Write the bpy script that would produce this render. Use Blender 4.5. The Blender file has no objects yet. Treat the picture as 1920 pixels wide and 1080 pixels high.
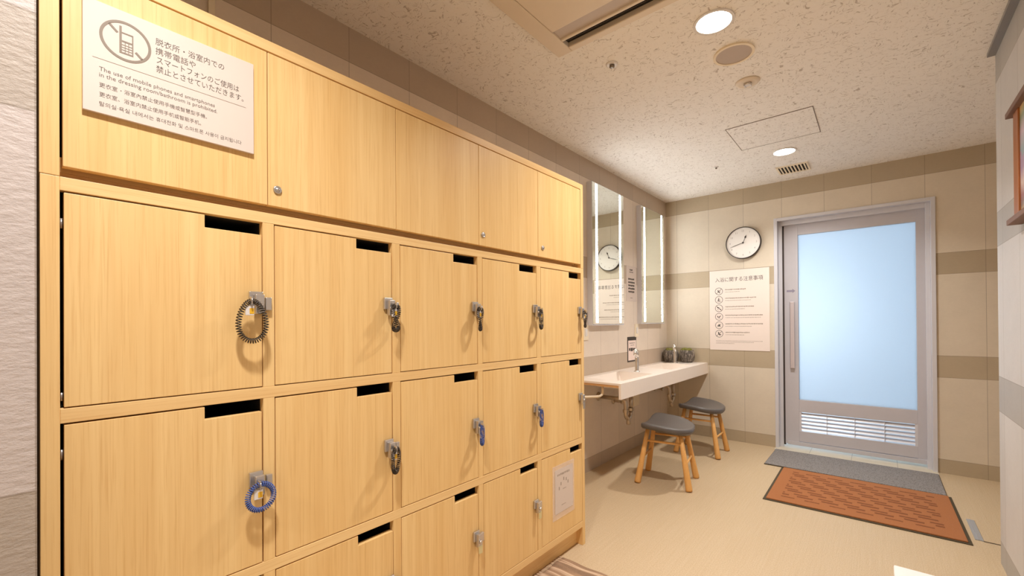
import bpy, bmesh, math, random
from mathutils import Vector, Matrix
random.seed(7)
S = bpy.context.scene
COL = S.collection
PI = math.pi

# ------------------------------------------------------------------ camera
cd = bpy.data.cameras.new('camera')
cam = bpy.data.objects.new('camera', cd)
COL.objects.link(cam)
CX, CH, YAW, PITCH, ROLL, FPX = 1.227, 1.2, 0.7011, 0.0044, -0.0066, 812.38
f0 = Vector((-math.sin(YAW), math.cos(YAW), 0)); r0 = Vector((math.cos(YAW), math.sin(YAW), 0)); u0 = Vector((0, 0, 1))
f1 = math.cos(PITCH)*f0 + math.sin(PITCH)*u0
u1 = -math.sin(PITCH)*f0 + math.cos(PITCH)*u0
r2 = math.cos(ROLL)*r0 + math.sin(ROLL)*u1
u2 = -math.sin(ROLL)*r0 + math.cos(ROLL)*u1
m = Matrix((r2, u2, -f1)).transposed().to_4x4()
m.translation = Vector((CX, 0, CH))
cam.matrix_world = m
cd.sensor_fit = 'HORIZONTAL'; cd.sensor_width = 36.0
cd.lens = FPX/1920*36.0
cd.shift_x = -0.825/1920; cd.shift_y = 62.63/1920
cd.clip_start = 0.02; cd.clip_end = 60
S.camera = cam

# ------------------------------------------------------------------ view, world
S.view_settings.view_transform = 'Standard'
S.view_settings.look = 'None'
S.view_settings.gamma = 1.0
S.view_settings.use_curve_mapping = False
S.view_settings.exposure = 0.18
S.cycles.use_denoising = True
S.cycles.max_bounces = 10; S.cycles.diffuse_bounces = 6; S.cycles.glossy_bounces = 5; S.cycles.transmission_bounces = 8
S.cycles.sample_clamp_indirect = 6.0
S.cycles.caustics_reflective = False; S.cycles.caustics_refractive = False
W = bpy.data.worlds.new('world'); S.world = W; W.use_nodes = True
W.node_tree.nodes['Background'].inputs[0].default_value = (0.75, 0.85, 1, 1)
W.node_tree.nodes['Background'].inputs[1].default_value = 0.3

# ------------------------------------------------------------------ room sizes
XW, YB, H = -0.568, 4.782, 2.527       # left wall, back wall, ceiling
XR, YR = 1.681, 3.189                  # right wall and where it ends
XP, YP = 0.14, 0.041                   # pier left of the lockers
YF, XE = -2.4, 2.7                     # rear wall, recess side wall
BANDS = [(-0.01, 0.1103), (0.7521, 0.9231), (1.5639, 1.7303), (2.3711, 2.6)]

# ------------------------------------------------------------------ lights of the room
WARM = (1.0, 0.965, 0.93)
DOWNLIGHTS = [(0.682, 2.037), (0.677, 3.952), (0.682, 0.12), (0.682, -1.6)]  # last two are out of view, added to fill the room with light
def lamp(name, kind, loc, power, color, rot=(0, 0, 0), **kw):
    d = bpy.data.lights.new(name, kind); d.energy = power; d.color = color
    for k, v in kw.items(): setattr(d, k, v)
    o = bpy.data.objects.new(name, d); o.location = loc; o.rotation_euler = rot; COL.objects.link(o)
    return o
for i, (x, y) in enumerate(DOWNLIGHTS):
    lamp('downlight_lamp', 'AREA', (x, y, H-0.012), (17, 15.5, 18, 19)[i], WARM, shape='DISK', size=0.13, spread=math.radians(130))
lamp('bathroom_daylight', 'AREA', (0.15, 7.3, 1.40), 44, (0.91, 0.955, 1.0), rot=(-PI/2, 0, PI), shape='RECTANGLE', size=1.7, size_y=1.5)

# ------------------------------------------------------------------ node helpers and materials
def lin(r, g, b):
    f = lambda c: (c/255/12.92) if c/255 <= 0.04045 else ((c/255+0.055)/1.055)**2.4
    return (f(r), f(g), f(b), 1)
class NT:
    def __init__(s, name):
        s.m = bpy.data.materials.new(name); s.m.use_nodes = True
        s.t = s.m.node_tree; s.n = s.t.nodes; s.p = s.n['Principled BSDF']; s.out = s.n['Material Output']
    def l(s, a, b): s.t.links.new(a, b)
    def node(s, typ, **kw):
        x = s.n.new(typ)
        for k, v in kw.items(): setattr(x, k, v)
        return x
    def setin(s, inp, v):
        if hasattr(v, 'links') or isinstance(v, bpy.types.NodeSocket): s.l(v, inp)
        else: inp.default_value = v
    def math(s, op, a, b=0.0, c=0.0, clamp=False):
        x = s.node('ShaderNodeMath', operation=op); x.use_clamp = clamp
        s.setin(x.inputs[0], a); s.setin(x.inputs[1], b); s.setin(x.inputs[2], c)
        return x.outputs[0]
    def mix(s, fac, a, b, mode='MIX'):
        x = s.node('ShaderNodeMix', data_type='RGBA', blend_type=mode)
        s.setin(x.inputs[0], fac); s.setin(x.inputs[6], a); s.setin(x.inputs[7], b)
        return x.outputs[2]
    def mapping(s, vec, scale=(1, 1, 1), loc=(0, 0, 0), rot=(0, 0, 0)):
        x = s.node('ShaderNodeMapping'); s.l(vec, x.inputs[0])
        x.inputs[1].default_value = loc; x.inputs[2].default_value = rot; x.inputs[3].default_value = scale
        return x.outputs[0]
    def noise(s, vec, scale, detail=3, rough=0.5, dist=0.0):
        x = s.node('ShaderNodeTexNoise'); s.l(vec, x.inputs['Vector'])
        x.inputs['Scale'].default_value = scale; x.inputs['Detail'].default_value = detail
        x.inputs['Roughness'].default_value = rough; x.inputs['Distortion'].default_value = dist
        return x.outputs['Fac']
    def ramp(s, fac, stops):
        x = s.node('ShaderNodeValToRGB'); s.l(fac, x.inputs[0]); e = x.color_ramp.elements
        while len(e) < len(stops): e.new(0.5)
        for k, (p, c) in enumerate(stops): e[k].position = p; e[k].color = c
        return x.outputs[0]
    def bump(s, h, strength=0.3, dist=0.002):
        x = s.node('ShaderNodeBump'); s.l(h, x.inputs['Height']); x.inputs['Strength'].default_value = strength
        x.inputs['Distance'].default_value = dist; s.l(x.outputs[0], s.p.inputs['Normal'])
    def objco(s): return s.node('ShaderNodeTexCoord').outputs['Object']
    def pos(s): return s.node('ShaderNodeNewGeometry').outputs['Position']

def plain(name, col, rough=0.5, metal=0.0, noise=0.06, scale=30, emit=None, estr=0.0, coat=0.0, trans=0.0, alpha=1.0):
    N = NT(name); co = N.objco()
    n = N.noise(co, scale, 3)
    f = N.math('MULTIPLY_ADD', n, noise*2, 1-noise)
    g = N.node('ShaderNodeCombineColor')
    for i in range(3): N.l(f, g.inputs[i])
    N.l(N.mix(1.0, col, g.outputs[0], 'MULTIPLY'), N.p.inputs['Base Color'])
    N.p.inputs['Roughness'].default_value = rough; N.p.inputs['Metallic'].default_value = metal
    N.p.inputs['Coat Weight'].default_value = coat
    N.p.inputs['Transmission Weight'].default_value = trans
    N.p.inputs['Alpha'].default_value = alpha
    if emit: N.p.inputs['Emission Color'].default_value = emit; N.p.inputs['Emission Strength'].default_value = estr
    return N.m

def wood(name, axis, light, mid, dark, rough=0.42, fine=1.0):
    """straight-grained oak veneer; the grain runs along AXIS"""
    N = NT(name); co = N.objco()
    rnd = N.node('ShaderNodeObjectInfo').outputs['Random']
    off = N.node('ShaderNodeVectorMath', operation='ADD'); cmb = N.node('ShaderNodeCombineXYZ')
    for i, k in enumerate((3.7, 11.3, 7.1)): N.l(N.math('MULTIPLY', rnd, k), cmb.inputs[i])
    N.l(co, off.inputs[0]); N.l(cmb.outputs[0], off.inputs[1]); v = off.outputs[0]
    def sc(a, l_): return tuple(l_ if i == axis else a for i in range(3))
    broad = N.noise(N.mapping(v, sc(9*fine, 0.7)), 1.0, 3, 0.55, 0.6)
    rings = N.noise(N.mapping(v, sc(55*fine, 0.9)), 1.0, 4, 0.6, 0.25)
    pores = N.noise(N.mapping(v, sc(240*fine, 5.0)), 1.0, 3, 0.6)
    a = N.ramp(broad, [(0.3, mid), (0.7, light)])
    r_ = N.ramp(rings, [(0.35, (0, 0, 0, 1)), (0.75, (1, 1, 1, 1))])
    c = N.mix(N.math('MULTIPLY', r_, 0.34), a, dark)
    p_ = N.ramp(pores, [(0.52, (0, 0, 0, 1)), (0.7, (1, 1, 1, 1))])
    c = N.mix(N.math('MULTIPLY', p_, 0.40), c, dark)
    N.l(c, N.p.inputs['Base Color']); N.p.inputs['Roughness'].default_value = rough
    N.p.inputs['Specular IOR Level'].default_value = 0.35
    N.bump(N.math('MULTIPLY', p_, -1.0), 0.06, 0.001)
    return N.m

def tile(name, axis, off, pitch, light, dark, rough_bump=0.08, var=0.07):
    """porcelain wall tiles: tall pale tiles between low darker bands, stacked joints"""
    N = NT(name); P = N.pos(); sp = N.node('ShaderNodeSeparateXYZ'); N.l(P, sp.inputs[0])
    h = sp.outputs['XYZ'.index(axis)]; z = sp.outputs[2]
    band = None; edge = None; idx = None
    for a, b in BANDS:
        mk = N.math('MULTIPLY', N.math('GREATER_THAN', z, a), N.math('LESS_THAN', z, b))
        band = mk if band is None else N.math('ADD', band, mk)
        for e in (a, b):
            g = N.math('LESS_THAN', N.math('ABSOLUTE', N.math('SUBTRACT', z, e)), 0.0016)
            edge = g if edge is None else N.math('MAXIMUM', edge, g)
            i = N.math('GREATER_THAN', z, e); idx = i if idx is None else N.math('ADD', idx, i)
    t = N.math('DIVIDE', N.math('SUBTRACT', h, off), pitch)
    fr = N.math('FRACT', t); j = N.math('GREATER_THAN', N.math('ABSOLUTE', N.math('SUBTRACT', fr, 0.5)), 0.5-0.0014/pitch)
    joint = N.math('MAXIMUM', edge, j)
    cid = N.node('ShaderNodeCombineXYZ'); N.l(N.math('FLOOR', t), cid.inputs[0]); N.l(idx, cid.inputs[1])
    wn = N.node('ShaderNodeTexWhiteNoise', noise_dimensions='2D'); N.l(cid.outputs[0], wn.inputs['Vector'])
    mott = N.noise(P, 5.5, 5, 0.6); fine = N.noise(N.mapping(P, (1, 1, 2.2)), 42, 5, 0.65)
    bri = N.math('ADD', N.math('MULTIPLY_ADD', wn.outputs['Value'], var, 1-var*0.5),
                 N.math('ADD', N.math('MULTIPLY_ADD', mott, 0.16, -0.08), N.math('MULTIPLY_ADD', fine, 0.10, -0.05)))
    c = N.mix(band, light, dark)
    g = N.node('ShaderNodeCombineColor')
    for i in range(3): N.l(bri, g.inputs[i])
    c = N.mix(1.0, c, g.outputs[0], 'MULTIPLY')
    c = N.mix(N.math('MULTIPLY', joint, 0.55), c, lin(120, 105, 88))
    N.l(c, N.p.inputs['Base Color']); N.p.inputs['Roughness'].default_value = 0.55
    hgt = N.math('SUBTRACT', N.math('MULTIPLY', fine, rough_bump*6), joint)
    N.bump(hgt, 0.35, 0.002)
    return N.m

M = {}
M['oak'] = wood('oak_veneer_upright', 2, lin(240, 206, 146), lin(232, 193, 130), lin(206, 156, 92))
M['oak_h'] = wood('oak_veneer_sideways', 1, lin(240, 206, 148), lin(232, 194, 134), lin(208, 158, 96))
M['oak_dark'] = wood('oak_inside', 2, lin(190, 130, 72), lin(170, 110, 58), lin(140, 88, 44))
M['stoolwood'] = wood('stool_ash', 2, lin(234, 184, 116), lin(226, 170, 98), lin(200, 138, 70), 0.4, 2.0)
M['framewood'] = wood('brown_frame_wood', 2, lin(176, 112, 62), lin(160, 96, 50), lin(120, 68, 34), 0.4, 1.5)
M['capwood'] = wood('weathered_cap_wood', 1, lin(140, 108, 92), lin(122, 92, 78), lin(92, 66, 54), 0.6, 1.5)
M['tile_x'] = tile('wall_tile_back', 'X', -0.1209, 0.3283, lin(218, 206, 186), lin(184, 168, 142))
M['tile_y'] = tile('wall_tile_side', 'Y', 0.683, 0.3250, lin(226, 212, 196), lin(192, 174, 154))
M['tile_pier'] = tile('wall_tile_pier', 'Y', -0.56, 0.6, lin(186, 174, 168), lin(168, 155, 143), 0.6, 0.04)
M['tile_r'] = tile('wall_tile_right_dimmed', 'Y', 0.15, 0.3250, lin(200, 197, 194), lin(172, 168, 162))  # wall tile toned greyer, its colour standing in for dimmer light here
M['plaster'] = plain('painted_plaster', lin(222, 216, 206), 0.8, 0, 0.03, 8)

N = NT('ceiling_board'); P = N.pos()
w = N.node('ShaderNodeVectorMath', operation='ADD'); N.l(P, w.inputs[0])
nz = N.node('ShaderNodeTexNoise'); N.l(P, nz.inputs['Vector']); nz.inputs['Scale'].default_value = 14
sc_ = N.node('ShaderNodeVectorMath', operation='SCALE'); N.l(nz.outputs['Color'], sc_.inputs[0]); sc_.inputs['Scale'].default_value = 0.10
N.l(sc_.outputs[0], w.inputs[1])
n1 = N.noise(N.mapping(w.outputs[0], (40, 140, 1)), 1.0, 2, 0.5); n2 = N.noise(N.mapping(w.outputs[0], (150, 46, 1), (3, 9, 0)), 1.0, 2, 0.5)
fis = N.math('MAXIMUM', N.ramp(n1, [(0.615, (0, 0, 0, 1)), (0.70, (1, 1, 1, 1))]), N.ramp(n2, [(0.625, (0, 0, 0, 1)), (0.71, (1, 1, 1, 1))]))
gr = N.noise(P, 160, 4, 0.7)
c = N.mix(gr, lin(238, 233, 225), lin(248, 245, 239)); c = N.mix(N.math('MULTIPLY', fis, 0.52), c, lin(136, 114, 94))
N.l(c, N.p.inputs['Base Color']); N.p.inputs['Roughness'].default_value = 0.9
N.bump(N.math('SUBTRACT', N.math('MULTIPLY', gr, 0.5), fis), 0.4, 0.002)
M['ceiling'] = N.m

N = NT('woven_vinyl_floor'); P = N.pos()
st = N.noise(N.mapping(P, (150, 3.0, 1)), 1.0, 3, 0.6); wv = N.noise(N.mapping(P, (240, 150, 1)), 1.0, 2, 0.6); bl = N.noise(P, 1.3, 3)
c = N.mix(N.ramp(st, [(0.3, (0, 0, 0, 1)), (0.7, (1, 1, 1, 1))]), lin(194, 171, 136), lin(202, 181, 149))
c = N.mix(N.math('MULTIPLY', N.ramp(wv, [(0.42, (0, 0, 0, 1)), (0.68, (1, 1, 1, 1))]), 0.55), c, lin(160, 134, 102))
c = N.mix(N.math('MULTIPLY', bl, 0.18), c, lin(186, 160, 126))
N.l(c, N.p.inputs['Base Color']); N.p.inputs['Roughness'].default_value = 0.55
N.bump(wv, 0.35, 0.0015); M['floor'] = N.m

N = NT('threshold_tile'); P = N.pos(); sp = N.node('ShaderNodeSeparateXYZ'); N.l(P, sp.inputs[0])
fr = N.math('FRACT', N.math('DIVIDE', N.math('SUBTRACT', sp.outputs[0], 0.74), 0.30))
j = N.math('GREATER_THAN', N.math('ABSOLUTE', N.math('SUBTRACT', fr, 0.5)), 0.494)
N.l(N.mix(N.math('MULTIPLY', j, 0.6), N.mix(N.noise(P, 12, 4), lin(196, 186, 164), lin(214, 204, 184)), lin(120, 110, 96)), N.p.inputs['Base Color'])
N.p.inputs['Roughness'].default_value = 0.6; M['threshold'] = N.m

M['white_solid'] = plain('white_solid_surface', lin(240, 228, 216), 0.3, 0, 0.015)
M['white_paint'] = plain('white_laminate', lin(226, 222, 218), 0.4, 0, 0.01)
M['paper'] = plain('white_sheet', lin(216, 201, 190), 0.55, 0, 0.012)
M['poster'] = plain('poster_sheet', lin(240, 226, 216), 0.55, 0, 0.012)
M['ink'] = plain('grey_ink', lin(80, 70, 62), 0.6, 0, 0.02)
M['ink_picto'] = plain('taupe_ink', lin(136, 122, 108), 0.6, 0, 0.02)
M['ink_dark'] = plain('dark_ink', lin(60, 52, 46), 0.6, 0, 0.02)
M['ink_faint'] = plain('faint_ink', lin(168, 152, 138), 0.6, 0, 0.02)
M['alu'] = plain('satin_aluminium', lin(200, 198, 204), 0.42, 0.08, 0.03, 20)
M['alu_light'] = plain('pale_aluminium', lin(216, 216, 222), 0.38, 0.1, 0.02, 20)
M['gap_dark'] = plain('dark_gap_fill', lin(72, 60, 52), 0.7, 0, 0.05)
M['chrome'] = plain('chrome', lin(225, 222, 218), 0.12, 1.0, 0.02)
M['steel'] = plain('nickel_steel', lin(205, 200, 196), 0.28, 0.85, 0.04)
M['pipe'] = plain('dull_plated_pipe', lin(196, 180, 158), 0.3, 0.8, 0.12, 60)
M['black'] = plain('black_gap', lin(26, 20, 14), 0.8, 0, 0.05)
M['coil_black'] = plain('black_brown_coil_plastic', lin(52, 42, 34), 0.3, 0, 0.05)
M['coil_blue'] = plain('blue_coil_plastic', lin(70, 92, 158), 0.3, 0, 0.05)
M['tag'] = plain('yellow_tag_plastic', lin(226, 176, 40), 0.4, 0, 0.03)
M['tag_pale'] = plain('pale_tag_plastic', lin(214, 200, 150), 0.4, 0, 0.03)
M['clear_plastic'] = plain('frosty_clear_plastic', lin(225, 220, 218), 0.25, 0.1, 0.02)
M['leather'] = plain('charcoal_leatherette', lin(92, 86, 82), 0.42, 0, 0.06, 90)
M['ac_white'] = plain('cream_ac_plastic', lin(226, 212, 192), 0.5, 0, 0.015)
M['ac_vane'] = plain('mauve_vane_plastic', lin(196, 184, 176), 0.5, 0, 0.015)
M['cream'] = plain('cream_plastic', lin(238, 224, 198), 0.45, 0, 0.015)
M['speaker'] = plain('grille_cloth', lin(190, 176, 164), 0.75, 0, 0.05, 300)
M['moss'] = plain('moss', lin(122, 120, 52), 0.9, 0, 0.45, 70)
M['clock_face'] = plain('clock_dial', lin(242, 238, 232), 0.5, 0, 0.01)
M['clock_rim'] = plain('dark_clock_rim', lin(58, 50, 46), 0.35, 0.2, 0.03)
M['num'] = plain('grey_numeral', lin(176, 168, 160), 0.6, 0, 0.02)
M['plywood'] = plain('raw_board_edge', lin(206, 158, 104), 0.7, 0, 0.12, 60)
M['sticker'] = plain('mauve_sticker', lin(150, 144, 162), 0.5, 0, 0.02)
M['purple'] = M['sticker']
M['rail_grey'] = plain('grey_ceiling_rail', lin(142, 140, 138), 0.45, 0.3, 0.03)
M['pink_paper'] = plain('pale_pink_card', lin(238, 218, 208), 0.5, 0, 0.02)
M['lamp_glow'] = plain('downlight_glow', lin(255, 244, 228), 0.5, 0, 0.0, 30, (1.0, 0.93, 0.82, 1), 14.0)
M['led'] = plain('mirror_led_strip', lin(250, 250, 250), 0.5, 0, 0.0, 30, (1.0, 1.0, 0.98, 1), 30.0)
M['film'] = plain('laminate_film', lin(250, 240, 230), 0.15, 0, 0.0, 30, alpha=0.28)

N = NT('mirror_glass'); N.p.inputs['Base Color'].default_value = (0.83, 0.87, 0.82, 1); N.p.inputs['Metallic'].default_value = 1; N.p.inputs['Roughness'].default_value = 0.01
M['mirror'] = N.m

N = NT('frosted_pane'); N.n.remove(N.p)
rg = N.node('ShaderNodeBsdfRefraction'); rg.inputs['Color'].default_value = (0.95, 0.98, 1, 1); rg.inputs['Roughness'].default_value = 0.7; rg.inputs['IOR'].default_value = 1.25
tr = N.node('ShaderNodeBsdfTranslucent'); tr.inputs['Color'].default_value = (0.93, 0.965, 1.0, 1)
gl = N.node('ShaderNodeBsdfGlossy'); gl.inputs['Color'].default_value = (0.95, 0.97, 1, 1); gl.inputs['Roughness'].default_value = 0.25
m1 = N.node('ShaderNodeMixShader'); m1.inputs[0].default_value = 0.66; N.l(rg.outputs[0], m1.inputs[1]); N.l(tr.outputs[0], m1.inputs[2])
m2 = N.node('ShaderNodeMixShader'); m2.inputs[0].default_value = 0.06; N.l(m1.outputs[0], m2.inputs[1]); N.l(gl.outputs[0], m2.inputs[2])
N.l(m2.outputs[0], N.out.inputs[0]); M['frost'] = N.m

N = NT('bathroom_window_sky'); N.n.remove(N.p)
em = N.node('ShaderNodeEmission'); em.inputs[0].default_value = (0.90, 0.95, 1.0, 1); em.inputs[1].default_value = 3.0
N.l(em.outputs[0], N.out.inputs[0]); M['sky'] = N.m

N = NT('grey_loop_mat'); P = N.objco()
v = N.node('ShaderNodeTexVoronoi'); N.l(P, v.inputs['Vector']); v.inputs['Scale'].default_value = 190
n = N.noise(P, 260, 3, 0.7)
N.l(N.mix(N.math('MULTIPLY', v.outputs['Distance'], 1.2, clamp=True), N.mix(n, lin(146, 140, 136), lin(190, 184, 180)), lin(108, 102, 98)), N.p.inputs['Base Color'])
N.p.inputs['Roughness'].default_value = 0.9; N.bump(N.math('ADD', n, v.outputs['Distance']), 0.7, 0.004); M['mat_grey'] = N.m

# orange basket-weave pile: rows of paired dashes inside a plain border
N = NT('orange_pile_mat'); P = N.objco(); sp = N.node('ShaderNodeSeparateXYZ'); N.l(P, sp.inputs[0])
nx = N.noise(P, 70, 3, 0.7)
x = N.math('ADD', sp.outputs[0], N.math('MULTIPLY_ADD', nx, 0.012, -0.006)); y = N.math('ADD', sp.outputs[1], N.math('MULTIPLY_ADD', nx, 0.012, -0.006))
row = N.math('FLOOR', N.math('DIVIDE', y, 0.092)); odd = N.math('MODULO', N.math('ABSOLUTE', row), 2.0)
xs = N.math('ADD', N.math('DIVIDE', x, 0.135), N.math('MULTIPLY', odd, 0.5))
fx = N.math('FRACT', xs); fy = N.math('FRACT', N.math('DIVIDE', y, 0.092)); f2 = N.math('FRACT', N.math('DIVIDE', y, 0.025))
fxb = N.math('FRACT', N.math('ADD', xs, 0.18))
dash = N.math('MAXIMUM', N.math('MULTIPLY', N.math('LESS_THAN', N.math('ABSOLUTE', N.math('SUBTRACT', fx, 0.5)), 0.33), N.math('LESS_THAN', N.math('ABSOLUTE', N.math('SUBTRACT', fy, 0.28)), 0.13)),
              N.math('MULTIPLY', N.math('LESS_THAN', N.math('ABSOLUTE', N.math('SUBTRACT', fxb, 0.5)), 0.30), N.math('LESS_THAN', N.math('ABSOLUTE', N.math('SUBTRACT', fy, 0.70)), 0.12)))
inner = N.math('MULTIPLY', N.math('LESS_THAN', N.math('ABSOLUTE', x), 0.40), N.math('LESS_THAN', N.math('ABSOLUTE', y), 0.31))
dash = N.math('MULTIPLY', dash, inner)
sp2 = N.noise(P, 330, 3, 0.8)
c = N.mix(N.ramp(sp2, [(0.3, (0, 0, 0, 1)), (0.7, (1, 1, 1, 1))]), lin(148, 84, 44), lin(198, 132, 80))
c = N.mix(N.math('MULTIPLY', dash, 0.72), c, lin(112, 58, 26)); N.l(c, N.p.inputs['Base Color']); N.p.inputs['Roughness'].default_value = 0.95
N.bump(N.math('SUBTRACT', sp2, N.math('MULTIPLY', dash, 0.8)), 0.8, 0.005); M['mat_orange'] = N.m
M['mat_edge'] = plain('dark_rubber_edge', lin(70, 58, 36), 0.8, 0, 0.1)

N = NT('striped_rug_weave'); P = N.objco(); sp = N.node('ShaderNodeSeparateXYZ'); N.l(P, sp.inputs[0])
wb = N.noise(N.mapping(P, (14, 40, 1)), 1.0, 2)
yy = N.math('ADD', sp.outputs[1], N.math('MULTIPLY_ADD', wb, 0.02, -0.01))
s1 = N.noise(N.mapping(P, (2.0, 26, 1)), 1.0, 1, 0.5)
c = N.ramp(s1, [(0.32, lin(98, 68, 44)), (0.46, lin(150, 114, 82)), (0.56, lin(214, 188, 160)), (0.68, lin(132, 96, 66))])
N.l(N.mix(N.math('MULTIPLY', N.noise(P, 300, 2, 0.8), 0.5), c, lin(206, 178, 150)), N.p.inputs['Base Color']); N.p.inputs['Roughness'].default_value = 0.95
N.bump(N.noise(P, 300, 2, 0.8), 0.6, 0.003); M['rug'] = N.m
M['fringe'] = plain('pale_fringe_yarn', lin(206, 180, 152), 0.9, 0, 0.2, 90)

N = NT('bark_pot'); P = N.objco()
b = N.noise(N.mapping(P, (70, 70, 14)), 1.0, 4, 0.7, 0.6)
N.l(N.ramp(b, [(0.36, lin(58, 52, 46)), (0.5, lin(108, 98, 88)), (0.66, lin(186, 174, 160))]), N.p.inputs['Base Color'])
N.p.inputs['Roughness'].default_value = 0.7; N.bump(b, 0.9, 0.006); M['bark'] = N.m

N = NT('picture_print'); P = N.objco(); sp = N.node('ShaderNodeSeparateXYZ'); N.l(P, sp.inputs[0])
d = N.noise(P, 3.2, 3, 0.6)
t_ = N.math('FRACT', N.math('ADD', N.math('MULTIPLY', sp.outputs[2], 2.35), N.math('MULTIPLY_ADD', d, 0.5, 0.12)))
c = N.ramp(t_, [(0.0, lin(140, 168, 176)), (0.12, lin(196, 176, 190)), (0.26, lin(120, 142, 112)), (0.40, lin(222, 186, 120)), (0.52, lin(134, 116, 108)), (0.66, lin(150, 104, 110)), (0.8, lin(214, 196, 190)), (0.92, lin(168, 146, 176))])
N.l(c, N.p.inputs['Base Color']); N.p.inputs['Roughness'].default_value = 0.35; M['picture'] = N.m

# ------------------------------------------------------------------ mesh helpers
class MB:
    def __init__(s): s.b = bmesh.new()
    def box(s, x0, x1, y0, y1, z0, z1, smooth=False):
        v = [s.b.verts.new(p) for p in ((x0,y0,z0),(x1,y0,z0),(x1,y1,z0),(x0,y1,z0),(x0,y0,z1),(x1,y0,z1),(x1,y1,z1),(x0,y1,z1))]
        for f in ((3,2,1,0),(4,5,6,7),(0,1,5,4),(1,2,6,5),(2,3,7,6),(3,0,4,7)): s.b.faces.new([v[i] for i in f])
        return s
    def ring(s, c, a, bb, r, n):
        return [s.b.verts.new(c + r*(math.cos(2*PI*i/n)*a + math.sin(2*PI*i/n)*bb)) for i in range(n)]
    def loft(s, rings, cap0=True, cap1=True, closed=False, smooth=True):
        n = len(rings[0]); m_ = len(rings)
        for k in range(m_ if closed else m_-1):
            A, B = rings[k], rings[(k+1) % m_]
            for i in range(n):
                f = s.b.faces.new((A[i], A[(i+1) % n], B[(i+1) % n], B[i])); f.smooth = smooth
        if not closed:
            if cap0: s.b.faces.new(rings[0][::-1])
            if cap1: s.b.faces.new(rings[-1])
        return s
    def tube(s, pts, r, n=10, closed=False, smooth=True):
        P_ = [Vector(p) for p in pts]; R = r if isinstance(r, (list, tuple)) else [r]*len(P_)
        rings = []; t0 = None; a = None; m_ = len(P_)
        for k, p in enumerate(P_):
            if closed: t = (P_[(k+1) % m_]-P_[k-1])
            else: t = (P_[min(k+1, m_-1)]-P_[max(k-1, 0)])
            t.normalize()
            if a is None:
                a = t.orthogonal().normalized()
            else:
                a = (a - t*a.dot(t)).normalized()
            rings.append(s.ring(p, a, t.cross(a), R[k], n))
        return s.loft(rings, closed=closed, smooth=smooth)
    def cyl(s, p0, p1, r0, r1=None, n=20): return s.tube([p0, p1], [r0, r0 if r1 is None else r1], n)
    def lathe(s, prof, c=(0, 0, 0), axis='Z', n=32, smooth=True):
        c = Vector(c); ax = {'Z': (Vector((1,0,0)), Vector((0,1,0)), Vector((0,0,1))), 'X': (Vector((0,1,0)), Vector((0,0,1)), Vector((1,0,0))),
                            'Y': (Vector((1,0,0)), Vector((0,0,1)), Vector((0,-1,0)))}[axis]
        rings = [s.ring(c + ax[2]*h, ax[0], ax[1], max(r, 1e-5), n) for r, h in prof]
        return s.loft(rings, smooth=smooth)
    def prism(s, poly, fn, d0, d1):
        """polygon of (a,b); fn(a,b,d) -> point; extruded between d0 and d1"""
        A = [s.b.verts.new(fn(a, b, d0)) for a, b in poly]; B = [s.b.verts.new(fn(a, b, d1)) for a, b in poly]
        n = len(poly); s.b.faces.new(A[::-1]); s.b.faces.new(B)
        for i in range(n): s.b.faces.new((A[i], A[(i+1) % n], B[(i+1) % n], B[i]))
        return s
    def annulus(s, c, r0, r1, fn, d0, d1, n=40):
        rr = []
        for r, d in ((r0, d0), (r1, d0), (r1, d1), (r0, d1)):
            rr.append([s.b.verts.new(fn(c[0]+r*math.cos(2*PI*i/n), c[1]+r*math.sin(2*PI*i/n), d)) for i in range(n)])
        return s.loft(rr, closed=True, smooth=False)

def root_of(o):
    while o.parent: o = o.parent
    return o
def obj(name, mb, mat, parent=None, bevel=0.0, seg=2, loc=None):
    b = mb.b
    bmesh.ops.recalc_face_normals(b, faces=b.faces[:])
    if parent is not None: bmesh.ops.translate(b, verts=b.verts[:], vec=-root_of(parent).location)
    elif loc is not None: bmesh.ops.translate(b, verts=b.verts[:], vec=-Vector(loc))
    me = bpy.data.meshes.new(name); b.to_mesh(me); b.free(); me.materials.append(mat)
    o = bpy.data.objects.new(name, me); COL.objects.link(o)
    if parent is not None: o.parent = parent
    elif loc is not None: o.location = loc
    if bevel:
        md = o.modifiers.new('bevel', 'BEVEL'); md.width = bevel; md.segments = seg; md.limit_method = 'ANGLE'; md.angle_limit = math.radians(40)
    return o
def tag(o, label, cat, group=None):
    o['label'] = label; o['category'] = cat
    if group: o['group'] = group
    return o
def thing(name, label, cat, loc=(0, 0, 0), group=None):
    o = bpy.data.objects.new(name, None); COL.objects.link(o); o.location = loc; o.empty_display_size = 0.1
    return tag(o, label, cat, group)
def struct(name, mb, mat, parent=None, **kw):
    o = obj(name, mb, mat, parent, **kw)
    if parent is None: o['kind'] = 'structure'
    return o
def dup(r, loc, label=None):
    c = r.copy(); COL.objects.link(c); c.location = loc
    if label: c['label'] = label
    for ch in list(r.children):
        k = ch.copy(); COL.objects.link(k); k.parent = c
        for g in list(ch.children):
            q = g.copy(); COL.objects.link(q); q.parent = k
    return c

# wall frames: (right, up, out) with a point on the wall
def on_side(x):  return lambda a, b, d: Vector((x+d, a, b))          # faces +X, right is +Y
def on_back(y):  return lambda a, b, d: Vector((a, y-d, b))          # faces -Y, right is +X

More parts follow.
